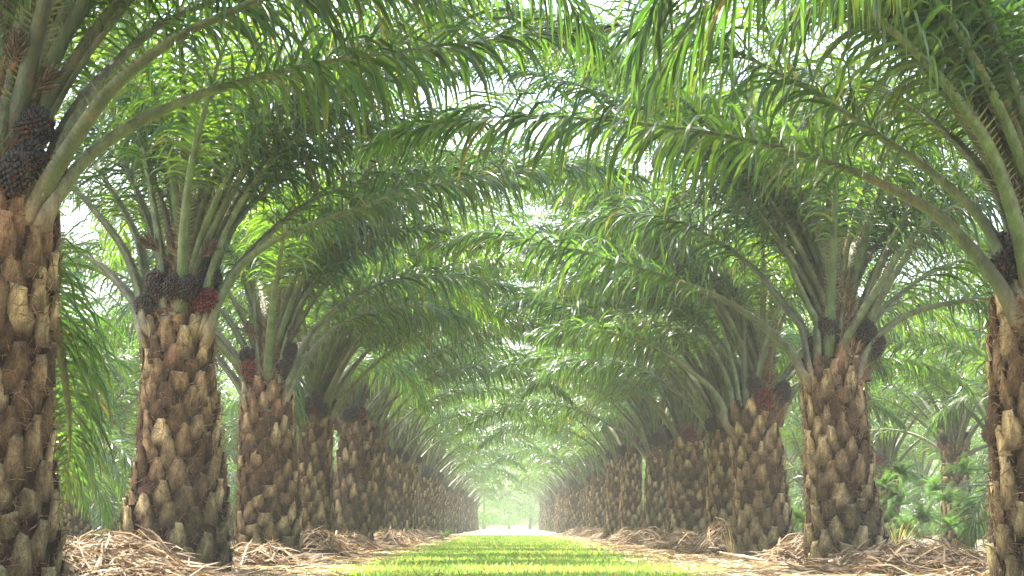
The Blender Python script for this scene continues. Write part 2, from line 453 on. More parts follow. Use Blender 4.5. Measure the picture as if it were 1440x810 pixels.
def palm(label, x, y, H, group, trunk=None, traced=(), n=32, seed=0, level=0, keepout=(), fruits=(), flowers=(), zscale=1.0, tmin=0.0, spin=0.0, hangers=0, over=None, n_over=7):
    """level 0: frond > foliage sub-parts; level 1: single light frond meshes"""
    r = np.random.default_rng(seed + 500)
    root = bpy.data.objects.new('oil_palm', None); col.objects.link(root); root.location = (x, y, 0)
    root.empty_display_size = .5
    tag(root, label, 'palm tree', group)
    if trunk is None:
        tm = (GENERIC_TRUNK if level == 0 else FAR_TRUNK)[seed % (4 if level == 0 else 2)]
        kx = r.uniform(.8, 1.03)
        link('trunk', tm, root, (0, 0, 0), (0, 0, r.uniform(0, 6.28)), (kx, kx, H / 3.0))
    else:
        link('trunk', trunk, root)
    link('crown_fibre', FIBRE[seed % 2], root, (0, 0, H), (0, 0, r.uniform(0, 6.28)))
    # traced fronds
    for k, tr_ in enumerate(traced):
        pts, d1 = tr_[0], tr_[1]
        if len(pts[0]) == 3 and isinstance(d1, str):
            W = np.array(pts, float)
        else:
            m = len(pts)
            W = np.array([P(px, py, y + d1 * (i / (m - 1)) ** 1.2 - (.22 if abs(d1) < 3 else 0)) for i, (px, py) in enumerate(pts)])
        W = W - np.array([x, y, 0])
        W = np.vstack([[W[0, 0] * .7, W[0, 1] * .7, W[0, 2] - .22], W])
        cv, L = catmull(W, 54)
        hd = cv[30] - cv[0]; az = math.atan2(hd[1], hd[0])
        if math.hypot(hd[0], hd[1]) < .6: az = math.atan2(cv[-1][1], cv[-1][0])
        mp, mf = frond_geometry(cv, L, az, seed * 50 + k, True, tone=1 if isinstance(d1, str) else [0, 1, 0, 2, 1][k % 5], start=tr_[2] if len(tr_) > 2 else min(.5, max(.22, 1.95 / L)), leafl=.95, pet_k=1.1)  # fronds given in world points: shade put into a darker leaf colour
        f = link('frond', mp.mesh('frond_petiole', M_pet), root)
        link('foliage', mf.mesh('frond_foliage', M_leaf), f)
    for i in range(n):
        t = (i + .5) / n
        if t < tmin: continue
        az = wrap(i * 2.39996 + seed * 1.3 + spin)
        bad = False
        for (a0, a1, tt) in keepout:
            if a0 <= math.degrees(az) % 360 <= a1 and t < tt: bad = True
        if bad: continue
        c = min(NCLS - 1, int(t * NCLS)); v = (i + seed) % 2
        if level and i < hangers: c = NCLS
        rad0 = .25 * (1 - t) + .04; z0 = H - .22 + .5 * t
        loc = (rad0 * math.cos(az), rad0 * math.sin(az), z0)
        rot = (r.normal(0, .05), r.normal(0, .05), az)
        s = r.uniform(.93, 1.07)
        pm, fm, lm = LIB[c][v]
        if level == 0:
            f = link('frond', pm, root, loc, rot, s); link('foliage', fm, f)
        else:
            link('frond', lm, root, loc, rot, s)
    if over is not None:
        # upright fronds that arch high over the lane
        for k in range(n_over):
            az = R(over + (k - (n_over - 1) / 2) * 105 / n_over + r.normal(0, 4)); c = [5, 7, 4, 6, 5, 7, 4][k]; v = k % 2
            pm, fm, lm = LIB[c][v]; s = r.uniform(1.06, 1.18)
            loc = (.1 * math.cos(az), .1 * math.sin(az), H + .05); rot = (r.normal(0, .04), r.normal(0, .04), az)
            if level == 0:
                f = link('frond', pm, root, loc, rot, s); link('foliage', fm, f)
            else: link('frond', lm, root, loc, rot, s)
    if level < 2:
        fr = fruits if fruits else [(r.uniform(0, 360), r.uniform(.05, .4), r.random() < .25) for _ in range(8)]
        for k, (azd, dz, red) in enumerate(fr):
            a = R(azd); rr = .34 + (.07 if dz < .25 else 0)
            fm = (FRUIT_R if red else FRUIT_B)[k % 2]
            o = link('fruit_bunch', fm, root, (rr * math.cos(a), rr * math.sin(a), H + dz), (0, R(28), a), (r.uniform(.68, .9), r.uniform(.68, .9), r.uniform(.7, .95)))
            if fruits and red: o['label'] = 'dark red ripe fruit bunch'
        fl = flowers if flowers else ([(r.uniform(0, 360), r.uniform(.5, .8)) for _ in range(2)])
        for k, (azd, dz) in enumerate(fl):
            a = R(azd)
            link('flower_cluster', FLOWER[k % 2], root, (.22 * math.cos(a), .22 * math.sin(a), H + dz), (0, R(50), a), .95)
    return root

# ------------------------------------------------------------------ the two rows along the lane
def ground_xy(px, d):
    return P(px, 738, d)[0]
def height_at(px, py, d):
    return P(px, py, d)[2]
GL = 'oil palms lining the left side of the grass lane'
GR = 'oil palms lining the right side of the grass lane'

# nearest left
L1x, L1d = ground_xy(-18, 14.2), 14.2
palm('dark stout oil palm cut off by the left edge, nearest trunk on the left', L1x, L1d, height_at(0, 285, L1d), GL,
     trunk=trunk_mesh(height_at(0, 285, L1d), .60, .42, .45, 61, True), seed=1, n=36, over=35,
     keepout=[(200, 300, .8), (300, 360, .5), (0, 100, .5)],
     traced=[
        ([(62, 300), (80, 268), (115, 225), (165, 185), (235, 150), (300, 125), (375, 105), (450, 88), (570, 70), (655, 60), (730, 50), (820, 38)], 1.5),
        ([(45, 300), (62, 262), (100, 200), (150, 130), (200, 85), (260, 45), (320, 18), (380, -8), (500, -50), (640, -60), (760, -30)], -.5),
        ([(60, 260), (85, 190), (115, 140), (150, 100), (215, 40), (280, 8), (360, -20), (450, -30), (560, -15), (640, 15)], 2.5),
        ([(30, 300), (45, 200), (60, 130), (88, 60), (128, 0), (190, -80), (280, -150), (400, -200)], 1.0),
        ([(-5, 300), (0, 215), (15, 110), (42, 0), (70, -100), (110, -220)], .2),
        ([(20, 290), (40, 215), (60, 150), (78, 90), (110, 20), (150, -40)], 3.0),
        ([(30, 330), (44, 345), (60, 385), (76, 450), (92, 540), (98, 620), (92, 690)], 3.8, .12),
        ([(20, 330), (40, 380), (58, 450), (70, 540), (72, 620), (64, 690)], 5.5, .15),
     ],
     fruits=[(-60, .15, False), (-28, .55, False), (-38, .28, False), (-12, .22, True), (-120, .3, False), (100, .2, False), (170, .2, False)],
     flowers=[(-25, .78), (-60, 1.0), (80, .6)])
L2x, L2d = ground_xy(247, 22.5), 22.5
palm('stout oil palm left of the lane with one red bunch among many black ones', L2x, L2d, height_at(247, 452, L2d), GL,
     trunk=trunk_mesh(height_at(247, 452, L2d), .72, .475, .43, 62, True), seed=2, n=36, over=40,
     keepout=[(195, 335, .85), (335, 360, .5), (0, 90, .4), (140, 200, .6)],
     traced=[
        ([(205, 455), (200, 420), (175, 350), (125, 285), (95, 255), (60, 235), (0, 225), (-80, 260)], .8),
        ([(203, 470), (192, 430), (165, 395), (125, 360), (73, 333), (10, 335), (-60, 380)], 2.2),
        ([(235, 460), (231, 400), (225, 340), (208, 240), (185, 130), (160, 30), (120, -70)], .4),
        ([(252, 465), (256, 400), (260, 310), (270, 230), (285, 165), (310, 80), (345, 0), (400, -70)], -1.2),
        ([(275, 455), (290, 400), (312, 335), (350, 265), (400, 210), (470, 150), (550, 110), (650, 100)], .6),
        ([(285, 450), (300, 380), (325, 322), (360, 280), (440, 215), (520, 175), (600, 160), (690, 175)], 2.0),
        ([(292, 470), (305, 425), (340, 370), (400, 330), (480, 300), (540, 279), (630, 255), (730, 238), (820, 232), (900, 250)], .8),
        ([(290, 455), (318, 400), (360, 345), (425, 290), (480, 264), (560, 240), (660, 238), (750, 265)], 2.6),
        ([(215, 460), (205, 400), (195, 340), (165, 280), (130, 225), (95, 150)], 1.6),
     ],
     fruits=[(-160, .12, False), (-135, .42, False), (-95, .38, False), (-70, .36, False), (-32, .2, True), (-10, .48, False), (60, .2, False), (130, .25, False)],
     flowers=[(-150, .78), (-25, .72), (70, .8)])
L3x, L3d = ground_xy(375, 30.9), 30.9
palm('third oil palm on the left, a bright red fruit bunch in its crown', L3x, L3d, height_at(375, 545, L3d), GL,
     trunk=trunk_mesh(height_at(375, 545, L3d), .585, .47, .43, 63, True), seed=3, n=30, over=20,
     keepout=[(200, 340, .85), (0, 30, .5), (340, 360, .6)],
     traced=[
        ([(350, 560), (345, 535), (325, 500), (298, 465), (265, 430), (220, 410)], .8),
        ([(348, 565), (335, 540), (312, 510), (290, 485), (250, 470), (210, 490)], 2.0),
        ([(368, 550), (364, 490), (358, 420), (345, 340), (325, 250)], .5),
        ([(376, 550), (380, 470), (388, 400), (400, 330), (425, 250)], -1.0),
        ([(390, 550), (400, 480), (432, 410), (480, 355), (540, 325), (620, 322)], .8),
        ([(398, 555), (418, 505), (450, 452), (500, 415), (560, 392), (640, 388), (720, 405)], .6),
        ([(400, 560), (425, 512), (470, 462), (530, 436), (600, 432), (660, 450)], 2.2),
     ],
     fruits=[(-150, .25, True), (-30, .3, False), (-15, .55, False), (-170, .5, False), (60, .3, False), (120, .2, False)],
     flowers=[(-20, .75), (-140, .8)])
left = [(440, 38.6, 592, 'slender oil palm partly hidden behind the third palm on the left'),
        (493, 47.2, 600, 'fifth oil palm from the camera along the left side of the lane')]
# a short bright sucker frond sprouting beside the fourth palm
for k, (px, d, ty, lab) in enumerate(left):
    tr = []
    if k == 0:
        tr = [([(432, 600), (436, 560), (440, 525), (428, 500), (412, 520), (404, 570), (402, 610)], -1.0),
              ([(455, 590), (470, 540), (500, 490), (540, 455), (600, 440), (660, 450)], .5),
              ([(440, 590), (452, 530), (480, 460), (530, 410), (590, 390)], .5)]
    palm(lab, ground_xy(px, d), d, height_at(px, ty, d), GL, seed=4 + k, n=28, over=5, traced=tr, keepout=[(230, 310, .5)])
ORD = ['sixth', 'seventh', 'eighth', 'ninth', 'tenth', 'eleventh', 'twelfth', 'thirteenth', 'fourteenth', 'fifteenth', 'sixteenth', 'seventeenth', 'eighteenth', 'nineteenth', 'twentieth', 'twenty-first', 'twenty-second', 'twenty-third', 'twenty-fourth', 'twenty-fifth', 'twenty-sixth', 'twenty-seventh', 'twenty-eighth', 'twenty-ninth', 'thirtieth']
d = 55.5
for k in range(23):
    palm(f'hazy oil palm, {ORD[k]} from the camera on the left side of the lane', -4.0 + rng.normal(0, .12), d, 2.95 + rng.normal(0, .2), GL, over=0 if k < 8 else None, n_over=3, seed=10 + k, level=0 if d < 70 else 1, n=22 if d < 70 else 19)
    d += 8.2 + rng.normal(0, .25)

# nearest right
R1x, R1d = ground_xy(1494, 15.3), 15.3
palm('oil palm at the right edge whose long fronds arch over the whole lane', R1x, R1d, height_at(1440, 415, R1d), GR,
     trunk=trunk_mesh(height_at(1440, 415, R1d), .62, .46, .44, 71, True, lean=(-.08, 0)), seed=31, n=36, over=140,
     keepout=[(225, 345, .85), (85, 225, .5)],
     traced=[
        ([(1432, 445), (1405, 395), (1360, 340), (1310, 294), (1235, 255), (1175, 231), (1060, 199), (960, 181), (830, 167), (700, 164), (590, 180), (520, 205)], .6),
        ([(1440, 425), (1422, 385), (1385, 310), (1310, 240), (1235, 188), (1160, 138), (1100, 105), (1025, 68), (950, 45), (860, 35), (760, 50)], 2.0),
        ([(1450, 420), (1436, 340), (1397, 220), (1350, 145), (1300, 85), (1240, 30), (1190, -10), (1100, -60), (980, -90)], -1.2),
        ([(1440, 380), (1412, 288), (1362, 217), (1308, 168), (1255, 133), (1190, 108), (1110, 100)], 3.0),
        ([(1462, 400), (1440, 215), (1410, 125), (1385, 60), (1355, -10), (1310, -100), (1240, -190)], .6),
        ([(1470, 400), (1462, 250), (1440, 130), (1415, 40), (1390, -60)], 2.0),
        ([(1480, 400), (1500, 260), (1540, 120), (1600, 20)], .5),
     ],
     fruits=[(195, .15, False), (215, .4, False), (240, .3, False), (170, .35, False), (20, .2, False), (90, .3, True)],
     flowers=[(200, .75), (90, .8)])
R2x, R2d = ground_xy(1192, 24.8), 24.8
palm('palm right of the lane with black fruit bunches on both sides of its crown', R2x, R2d, height_at(1170, 510, R2d), GR,
     trunk=trunk_mesh(height_at(1170, 510, R2d), .55, .425, .41, 72, True, lean=(-.22, 0)), seed=32, n=36, over=140,
     keepout=[(215, 345, .85), (95, 215, .42), (0, 30, .6)],
     traced=[
        ([(1130, 525), (1118, 500), (1080, 462), (1035, 430), (1000, 412), (940, 390), (880, 371), (780, 345), (690, 332), (610, 345)], .6),
        ([(1142, 520), (1131, 464), (1113, 440), (1084, 404), (1062, 378), (1040, 360), (990, 327), (930, 305), (860, 302), (790, 320)], 1.6),
        ([(1152, 510), (1151, 455), (1138, 429), (1118, 384), (1102, 340), (1068, 265), (1020, 190), (960, 130), (880, 95)], .5),
        ([(1168, 520), (1168, 440), (1172, 360), (1175, 270), (1180, 180), (1190, 90), (1210, 0)], -.8),
        ([(1180, 520), (1187, 482), (1204, 451), (1231, 407), (1262, 358), (1305, 312), (1370, 280), (1440, 275)], -.5),
        ([(1178, 500), (1182, 430), (1195, 362), (1208, 330), (1235, 265), (1275, 190), (1335, 120)], .9),
        ([(1185, 500), (1197, 420), (1215, 372), (1240, 335), (1290, 285), (1350, 255), (1420, 255)], 2.0),
        ([(1205, 525), (1222, 485), (1265, 447), (1320, 428), (1390, 420), (1460, 430), (1520, 460)], .4),
        ([(1198, 515), (1212, 470), (1232, 445), (1268, 412), (1310, 382), (1370, 362), (1430, 370)], 2.2),
     ],
     fruits=[(192, .18, False), (225, .42, False), (345, .2, False), (320, .4, False), (60, .2, False), (120, .3, False)],
     flowers=[(80, .8), (100, .9)])
R3x, R3d = ground_xy(1077, 32.8), 32.8
palm('third oil palm on the right, a red fruit bunch amid its crown', R3x, R3d, height_at(1050, 580, R3d), GR,
     trunk=trunk_mesh(height_at(1050, 580, R3d), .54, .45, .42, 73, True, lean=(-.28, 0)), seed=33, n=30, over=160,
     keepout=[(200, 340, .85), (160, 200, .5)],
     traced=[
        ([(1022, 595), (1018, 570), (995, 540), (955, 510), (900, 480), (820, 462), (750, 470)], .6),
        ([(1035, 585), (1030, 545), (1005, 490), (975, 450), (930, 415), (870, 392), (800, 392)], 1.4),
        ([(1052, 585), (1048, 520), (1045, 430), (1040, 340), (1025, 250)], .2),
        ([(1058, 585), (1067, 520), (1090, 445), (1120, 395), (1165, 360), (1220, 350)], -.5),
        ([(1072, 590), (1085, 560), (1108, 530), (1140, 510), (1190, 500), (1240, 515)], .6),
        ([(1045, 585), (1035, 520), (1010, 440), (985, 380), (940, 320), (880, 280)], .9),
     ],
     fruits=[(262, .2, True), (190, .35, False), (235, .45, False), (330, .35, False), (350, .3, False), (100, .2, False)],
     flowers=[(60, .8), (120, .8)])
right = [(1022, 39.2, 606, 'slender oil palm half hidden behind the third palm on the right'),
         (968, 47.5, 622, 'fifth oil palm from the camera along the right side of the lane'),
         (924, 56.5, 636, 'sixth oil palm from the camera along the right side of the lane')]
for k, (px, dd, ty, lab) in enumerate(right):
    palm(lab, ground_xy(px, dd), dd, height_at(px, ty, dd), GR, seed=34 + k, n=28, over=175, keepout=[(230, 310, .5)])
d = 65.5
for k in range(20):
    palm(f'hazy oil palm, {ORD[k + 1]} from the camera on the right side of the lane', 4.5 + rng.normal(0, .2), d, 2.95 + rng.normal(0, .2), GR, over=180 if k < 7 else None, n_over=3, seed=50 + k, level=0 if d < 75 else 1, n=22 if d < 75 else 19)
    d += 8.4 + rng.normal(0, .25)

# palms beside the camera, whose fronds hang into the top of the picture
palm('palm mostly out of view whose dark frond tips hang right of the top centre', 4.6, 6.4, 2.9, GR, over=165, seed=70, n=30, keepout=[(60, 300, .45)],  # over: unseen high fronds added to shade the hanging ones
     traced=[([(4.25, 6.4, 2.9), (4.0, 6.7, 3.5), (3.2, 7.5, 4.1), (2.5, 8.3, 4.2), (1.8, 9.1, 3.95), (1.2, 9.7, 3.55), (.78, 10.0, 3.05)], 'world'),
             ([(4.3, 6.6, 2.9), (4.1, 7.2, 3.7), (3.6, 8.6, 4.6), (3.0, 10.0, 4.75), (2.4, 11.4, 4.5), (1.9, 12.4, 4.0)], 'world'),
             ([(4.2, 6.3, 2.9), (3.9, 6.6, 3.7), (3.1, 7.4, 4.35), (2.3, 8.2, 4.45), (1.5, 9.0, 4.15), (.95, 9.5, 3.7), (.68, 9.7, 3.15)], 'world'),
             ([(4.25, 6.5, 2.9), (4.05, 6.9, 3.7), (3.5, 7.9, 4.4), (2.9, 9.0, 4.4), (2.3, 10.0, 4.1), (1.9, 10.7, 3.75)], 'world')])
palm('palm mostly out of view whose frond tips hang at the top left of centre', -4.1, 6.0, 3.0, GL, over=15, seed=71, n=30, keepout=[(0, 130, .45), (240, 360, .6)],  # over: extra fronds out of view, added for shade on those below
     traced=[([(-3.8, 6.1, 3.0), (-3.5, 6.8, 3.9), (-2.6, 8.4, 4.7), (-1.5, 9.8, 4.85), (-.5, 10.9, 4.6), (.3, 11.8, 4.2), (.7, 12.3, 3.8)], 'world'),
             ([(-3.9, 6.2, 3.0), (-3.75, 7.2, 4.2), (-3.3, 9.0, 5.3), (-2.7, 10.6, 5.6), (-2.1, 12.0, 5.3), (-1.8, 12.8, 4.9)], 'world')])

# rows beyond
def side_row(x0, d0, d1, step, side, rank, seed0, n=28, H=2.7, hg=8):
    d = d0; k = 0
    while d < d1:
        lab = f'oil palm standing {["one row","two rows","three rows"][rank]} behind the {side} row, number {k + 1} going into the distance'
        lab = f'background oil palm {["one row","two rows","three rows"][rank]} back on the {side}, {(["nearest"] + ["second","third","fourth","fifth"] + ORD)[k]} of its row'
        palm(lab, x0 + rng.normal(0, .25), d + rng.normal(0, .3), H + rng.normal(0, .25), f'oil palms in the {["first","second","third"][rank]} row behind the {side} row',
             seed=seed0 + k, level=1, n=n, hangers=hg)
        d += step; k += 1
side_row(-12.3, 27, 125, 8.4, 'left', 0, 100, 34, 2.0, 12)
side_row(-20.6, 47, 140, 9, 'left', 1, 130, 30, 1.8, 12)
side_row(-29, 75, 150, 10, 'left', 2, 160, 26, 1.8, 12)
side_row(12.9, 30.5, 125, 8.2, 'right', 0, 200, 28, 2.6, 2)
side_row(21.4, 50, 140, 9, 'right', 1, 230, 30, 2.0, 12)
side_row(30, 75, 150, 10, 'right', 2, 260, 26, 1.9, 12)

# ------------------------------------------------------------------ ground
def soil_mat():
    m, nt, N, Lk = new_mat('leaf_litter_soil')
    out = N.new('ShaderNodeOutputMaterial'); bs = N.new('ShaderNodeBsdfPrincipled'); Lk.new(bs.outputs[0], out.inputs[0])
    tc = N.new('ShaderNodeTexCoord')
    n1 = N.new('ShaderNodeTexNoise'); n1.inputs['Scale'].default_value = .9; n1.inputs['Detail'].default_value = 8
    n2 = N.new('ShaderNodeTexNoise'); n2.inputs['Scale'].default_value = 14; n2.inputs['Detail'].default_value = 8
    Lk.new(tc.outputs['Object'], n1.inputs['Vector']); Lk.new(tc.outputs['Object'], n2.inputs['Vector'])
    r1 = N.new('ShaderNodeValToRGB'); e = r1.color_ramp.elements
    e[0].position = .35; e[0].color = (.11, .075, .045, 1); e[1].position = .62; e[1].color = (.30, .22, .14, 1)
    r2 = N.new('ShaderNodeValToRGB'); e = r2.color_ramp.elements
    e[0].position = .42; e[0].color = (.14, .17, .04, 1); e[1].position = .6; e[1].color = (.2, .15, .09, 1)
    Lk.new(n2.outputs['Fac'], r1.inputs[0]); Lk.new(n1.outputs['Fac'], r2.inputs[0])
    mx = N.new('ShaderNodeMix'); mx.data_type = 'RGBA'; mx.inputs[0].default_value = .4
    Lk.new(r1.outputs[0], mx.inputs[6]); Lk.new(r2.outputs[0], mx.inputs[7]); Lk.new(mx.outputs[2], bs.inputs['Base Color'])
    bs.inputs['Roughness'].default_value = .95
    bp = N.new('ShaderNodeBump'); bp.inputs['Strength'].default_value = .7; bp.inputs['Distance'].default_value = .06
    Lk.new(n2.outputs['Fac'], bp.inputs['Height']); Lk.new(bp.outputs[0], bs.inputs['Normal'])
    return m
def lane_mat():
    m, nt, N, Lk = new_mat('lane_turf')
    out = N.new('ShaderNodeOutputMaterial'); bs = N.new('ShaderNodeBsdfPrincipled'); Lk.new(bs.outputs[0], out.inputs[0])
    tc = N.new('ShaderNodeTexCoord')
    n1 = N.new('ShaderNodeTexNoise'); n1.inputs['Scale'].default_value = .55; n1.inputs['Detail'].default_value = 7
    n2 = N.new('ShaderNodeTexNoise'); n2.inputs['Scale'].default_value = 11; n2.inputs['Detail'].default_value = 8
    Lk.new(tc.outputs['Object'], n1.inputs['Vector']); Lk.new(tc.outputs['Object'], n2.inputs['Vector'])
    r2 = N.new('ShaderNodeValToRGB'); e = r2.color_ramp.elements
    e[0].position = .3; e[0].color = (.16, .20, .06, 1); e[1].position = .7; e[1].color = (.30, .32, .13, 1)
    r1 = N.new('ShaderNodeValToRGB'); e = r1.color_ramp.elements
    e[0].position = .47; e[0].color = (0, 0, 0, 1); e[1].position = .6; e[1].color = (1, 1, 1, 1)
    Lk.new(n2.outputs['Fac'], r2.inputs[0]); Lk.new(n1.outputs['Fac'], r1.inputs[0])
    mx = N.new('ShaderNodeMix'); mx.data_type = 'RGBA'
    Lk.new(r1.outputs[0], mx.inputs[0]); Lk.new(r2.outputs[0], mx.inputs[6]); mx.inputs[7].default_value = (.30, .23, .13, 1)
    Lk.new(mx.outputs[2], bs.inputs['Base Color']); bs.inputs['Roughness'].default_value = .9
    bp = N.new('ShaderNodeBump'); bp.inputs['Strength'].default_value = .8; bp.inputs['Distance'].default_value = .05
    Lk.new(n2.outputs['Fac'], bp.inputs['Height']); Lk.new(bp.outputs[0], bs.inputs['Normal'])
    return m
M_soil = soil_mat(); M_lane = lane_mat()
# soil: finer near the lane, reaching the horizon
xs = np.concatenate([[-1200, -300, -90], np.linspace(-36, 36, 121), [90, 300, 1200]])
ys = np.concatenate([[-200, -40], np.linspace(0, 120, 201), np.linspace(130, 240, 23), [400, 1500]])
X, Y = np.meshgrid(xs, ys)
Z = -.012 + np.where(np.abs(X) > 3.2, .05 * np.exp(-((np.abs(X) - 4.3) / .9) ** 2), 0) + np.where(np.abs(X) > 3.0, .018, 0) * np.sin(X * 2.3 + np.sin(Y * 1.7)) * np.cos(Y * 1.9)
mb = MB(); mb.add(np.stack([X, Y, Z], -1), grid_faces(len(ys), len(xs)), (.2, .15, .1))
tag(link('ground', mb.mesh('ground', M_soil)), kind='structure')
# grass lane with ragged edges
ny = 260; yl = np.concatenate([np.linspace(2, 110, 200), np.linspace(112, 255, 60)])
el = -2.75 + .95 * np.clip((31 - yl) / 6, 0, 1) + .22 * np.sin(yl * .9) + .14 * np.sin(yl * 2.7 + 1) + rng.normal(0, .05, ny)
er = 2.9 + .2 * np.sin(yl * .7 + 2) + .14 * np.sin(yl * 2.3) + rng.normal(0, .05, ny)
tt = np.linspace(0, 1, 9)
Xl = el[:, None] * (1 - tt) + er[:, None] * tt; Yl = np.repeat(yl[:, None], 9, 1)
mb = MB(); mb.add(np.stack([Xl, Yl, np.full_like(Xl, .004)], -1), grid_faces(ny, 9), (.2, .3, .05))
tag(link('grass_lane', mb.mesh('grass_lane', M_lane)), kind='structure')
# blades
def blades(N, d0, d1, xw, hmin, hmax, seed, colr, wid=.0055, patch=True):
    r = np.random.default_rng(seed)
    u = r.random(N); d = d0 * (d1 / d0) ** u
    x = r.uniform(-1, 1, N) * xw + .15
    if patch:
        dens = .62 + .3 * np.sin(x * 2.1 + np.sin(d * .8) * 1.5) * np.cos(d * .63 + x * 2.5) + .2 * np.sin(x * 6 + d * 2.3)
        edge = 1 - np.clip((np.abs(x - .15) - 1.5 - .5 * np.sin(d * .9) * np.sin(d * .37 + 1)) / 1.1, 0, .93)
        k = r.random(N) < edge * (.12 + .88 * np.clip(dens * 1.7 - .1, 0, 1)); x = x[k]; d = d[k]
    N = len(x)
    h = r.uniform(hmin, hmax, N) * (1 + .6 * (r.random(N) < .12)); w = wid * r.uniform(.7, 1.5, N) * (1 + d / 60)
    an = r.uniform(0, 2 * np.pi, N); le = r.uniform(.1, .9, N) * h
    b = np.stack([x, d, np.full(N, .003)], -1)
    s = np.stack([np.cos(an), np.sin(an), np.zeros(N)], -1) * w[:, None]
    la = r.uniform(0, 2 * np.pi, N); lv = np.stack([np.cos(la), np.sin(la), np.zeros(N)], -1) * le[:, None]
    mid = b + lv * .35 + UP * h[:, None] * .6; tip = b + lv + UP * h[:, None]
    V = np.stack([b - s, b + s, mid + s * .8, mid - s * .8, tip], 1)
    c = np.array(colr)[None] * np.exp(r.normal(0, .22, (N, 1))) * (1 + r.normal(0, .08, (N, 3)))
    dry = r.random(N) < .12; c[dry] = np.array([.42, .36, .17]) * r.uniform(.6, 1.2, (dry.sum(), 1))
    c = np.repeat(np.clip(c, .01, .8)[:, None], 5, 1)
    i = np.arange(N)[:, None] * 5
    return V.reshape(-1, 3), i + np.array([[0, 1, 2, 3]]), i + np.array([[3, 2, 4]]), c.reshape(-1, 3)
mb = MB()
V, q, t3, c = blades(150000, 19, 110, 2.95, .03, .085, 5, (.16, .28, .08)); mb.add(V, q, c); mb.f.append(t3 + (mb.n - len(V))); mb.m.append(np.zeros(len(t3)))
V, q, t3, c = blades(16000, 17, 80, 4.3, .04, .11, 6, (.2, .27, .05)); mb.add(V, q, c); mb.f.append(t3 + (mb.n - len(V))); mb.m.append(np.zeros(len(t3)))
tag(link('grass', mb.mesh('grass', M_grass)), 'bright yellow green grass growing along the lane', 'grass', kind='stuff')

# ------------------------------------------------------------------ piles of cut dry fronds
def pile(label, x, y, rx, ry, h, seed, n=1300, dirn=0.0, spread=.5, group='piles of dry cut fronds between the palms'):
    r = np.random.default_rng(seed)
    def hz(px, py):
        q = (px / rx) ** 2 + (py / ry) ** 2
        return h * np.clip(1 - q, 0, 1) ** 1.15 * (1 + .22 * np.sin(px * 5 + seed) * np.cos(py * 4.3 + seed))
    mb = MB()
    g = np.linspace(-1, 1, 22); GX, GY = np.meshgrid(g * rx, g * ry)
    GZ = hz(GX, GY) * .86 - .04
    mb.add(np.stack([GX, GY, GZ], -1), grid_faces(22, 22), np.array([.09, .062, .038]))
    fx, fy = -rx * .5 * math.cos(dirn), -ry * .5 * math.sin(dirn)
    for i in range(n):
        rr = math.sqrt(r.random()) * .98; a = r.uniform(0, 2 * np.pi)
        p = np.array([rr * rx * math.cos(a), rr * ry * math.sin(a)])
        th = dirn + r.normal(0, spread) if r.random() < .8 else r.uniform(0, 6.28)
        ln = r.uniform(.3, 1.3); w = r.uniform(.005, .02)
        k = 6; t = np.linspace(-.5, .5, k) * ln; cv = r.normal(0, .35)
        px = p[0] + t * math.cos(th) - cv * t * t * math.sin(th); py = p[1] + t * math.sin(th) + cv * t * t * math.cos(th)
        lift = r.uniform(.0, .07)
        z = hz(px, py) + lift + np.clip(t * r.normal(0, .3), -.06, .28) - (np.abs(t) * .15)
        z = np.maximum(z, .005 + .01 * r.random())
        pts = np.stack([px, py, z], -1)
        sv = np.array([-math.sin(th), math.cos(th), 0]) * math.cos(r.normal(0, .7)) + UP * math.sin(r.normal(0, .5))
        sv = norm(sv) * w * np.interp(np.linspace(0, 1, k), [0, .3, .8, 1], [.5, 1, .8, .15])[:, None]
        x_ = r.random()
        c0 = np.array([.26, .185, .11]) if x_ < .3 else (np.array([.165, .115, .07]) if x_ < .75 else np.array([.13, .088, .055]))
        c0 = c0 * r.uniform(.7, 1.25)
        V = np.stack([pts - sv, pts + sv], 1)
        mb.add(V.reshape(-1, 3), grid_faces(k, 2), c0)
    o = tag(link('dry_frond_pile', mb.mesh('dry_frond_pile', M_straw), None, (x, y, 0)), label, 'frond pile', group)
    for j in range(4):
        m2 = MB(); th = dirn + r.normal(0, .5); ln = r.uniform(1.0, 1.8); t = np.linspace(-.5, .5, 9) * ln
        c_ = r.uniform(-.3, .3, 2) * np.array([rx, ry])
        px = c_[0] + t * math.cos(th); py = c_[1] + t * math.sin(th)
        z = np.maximum(hz(px, py) + .05 + t * r.normal(.05, .06), .02)
        tube(m2, np.stack([px, py, z], -1), np.linspace(.035, .01, 9), np.array([.42, .29, .17]) * r.uniform(.7, 1.1), 6)
        link('rachis', m2.mesh('rachis', M_straw), o)
    return o
def gp(px, py):
    """ground point seen at a pixel"""
    v = _M @ np.array([px - 720, 405 - py, -FPX]); k = -EYE / v[2]; return v[0] * k, v[1] * k
def pile_at(label, px, d, wpx, h, seed, **kw):
    x = ground_xy(px, d); pile(label, x, d, wpx / FPX * d / 2, kw.pop('ry', .9), h, seed, **kw)
pile_at('large straw pile of dry fronds between the two nearest left trunks', 150, 20.5, 320, .37, 301, n=3200, dirn=-.15, spread=.6, ry=1.6)
pile_at('low dry frond pile between the second and third left trunks', 370, 26.5, 130, .26, 302, n=1000)
pile_at('dry frond pile between the third and fourth left trunks', 445, 34.5, 130, .42, 303, n=1000, dirn=.3)
pile_at('large tangled pile of dry fronds between the two nearest right trunks', 1290, 22.5, 310, .27, 304, n=3000, dirn=.1, spread=.7, ry=1.8)
pile_at('pale dry frond pile between the second and third right trunks', 1120, 28.5, 120, .30, 305, n=1100, dirn=-.4)
pile_at('arched dry frond pile right of the lane before the half hidden trunk', 1015, 36, 110, .52, 306, n=1300, dirn=-.3)
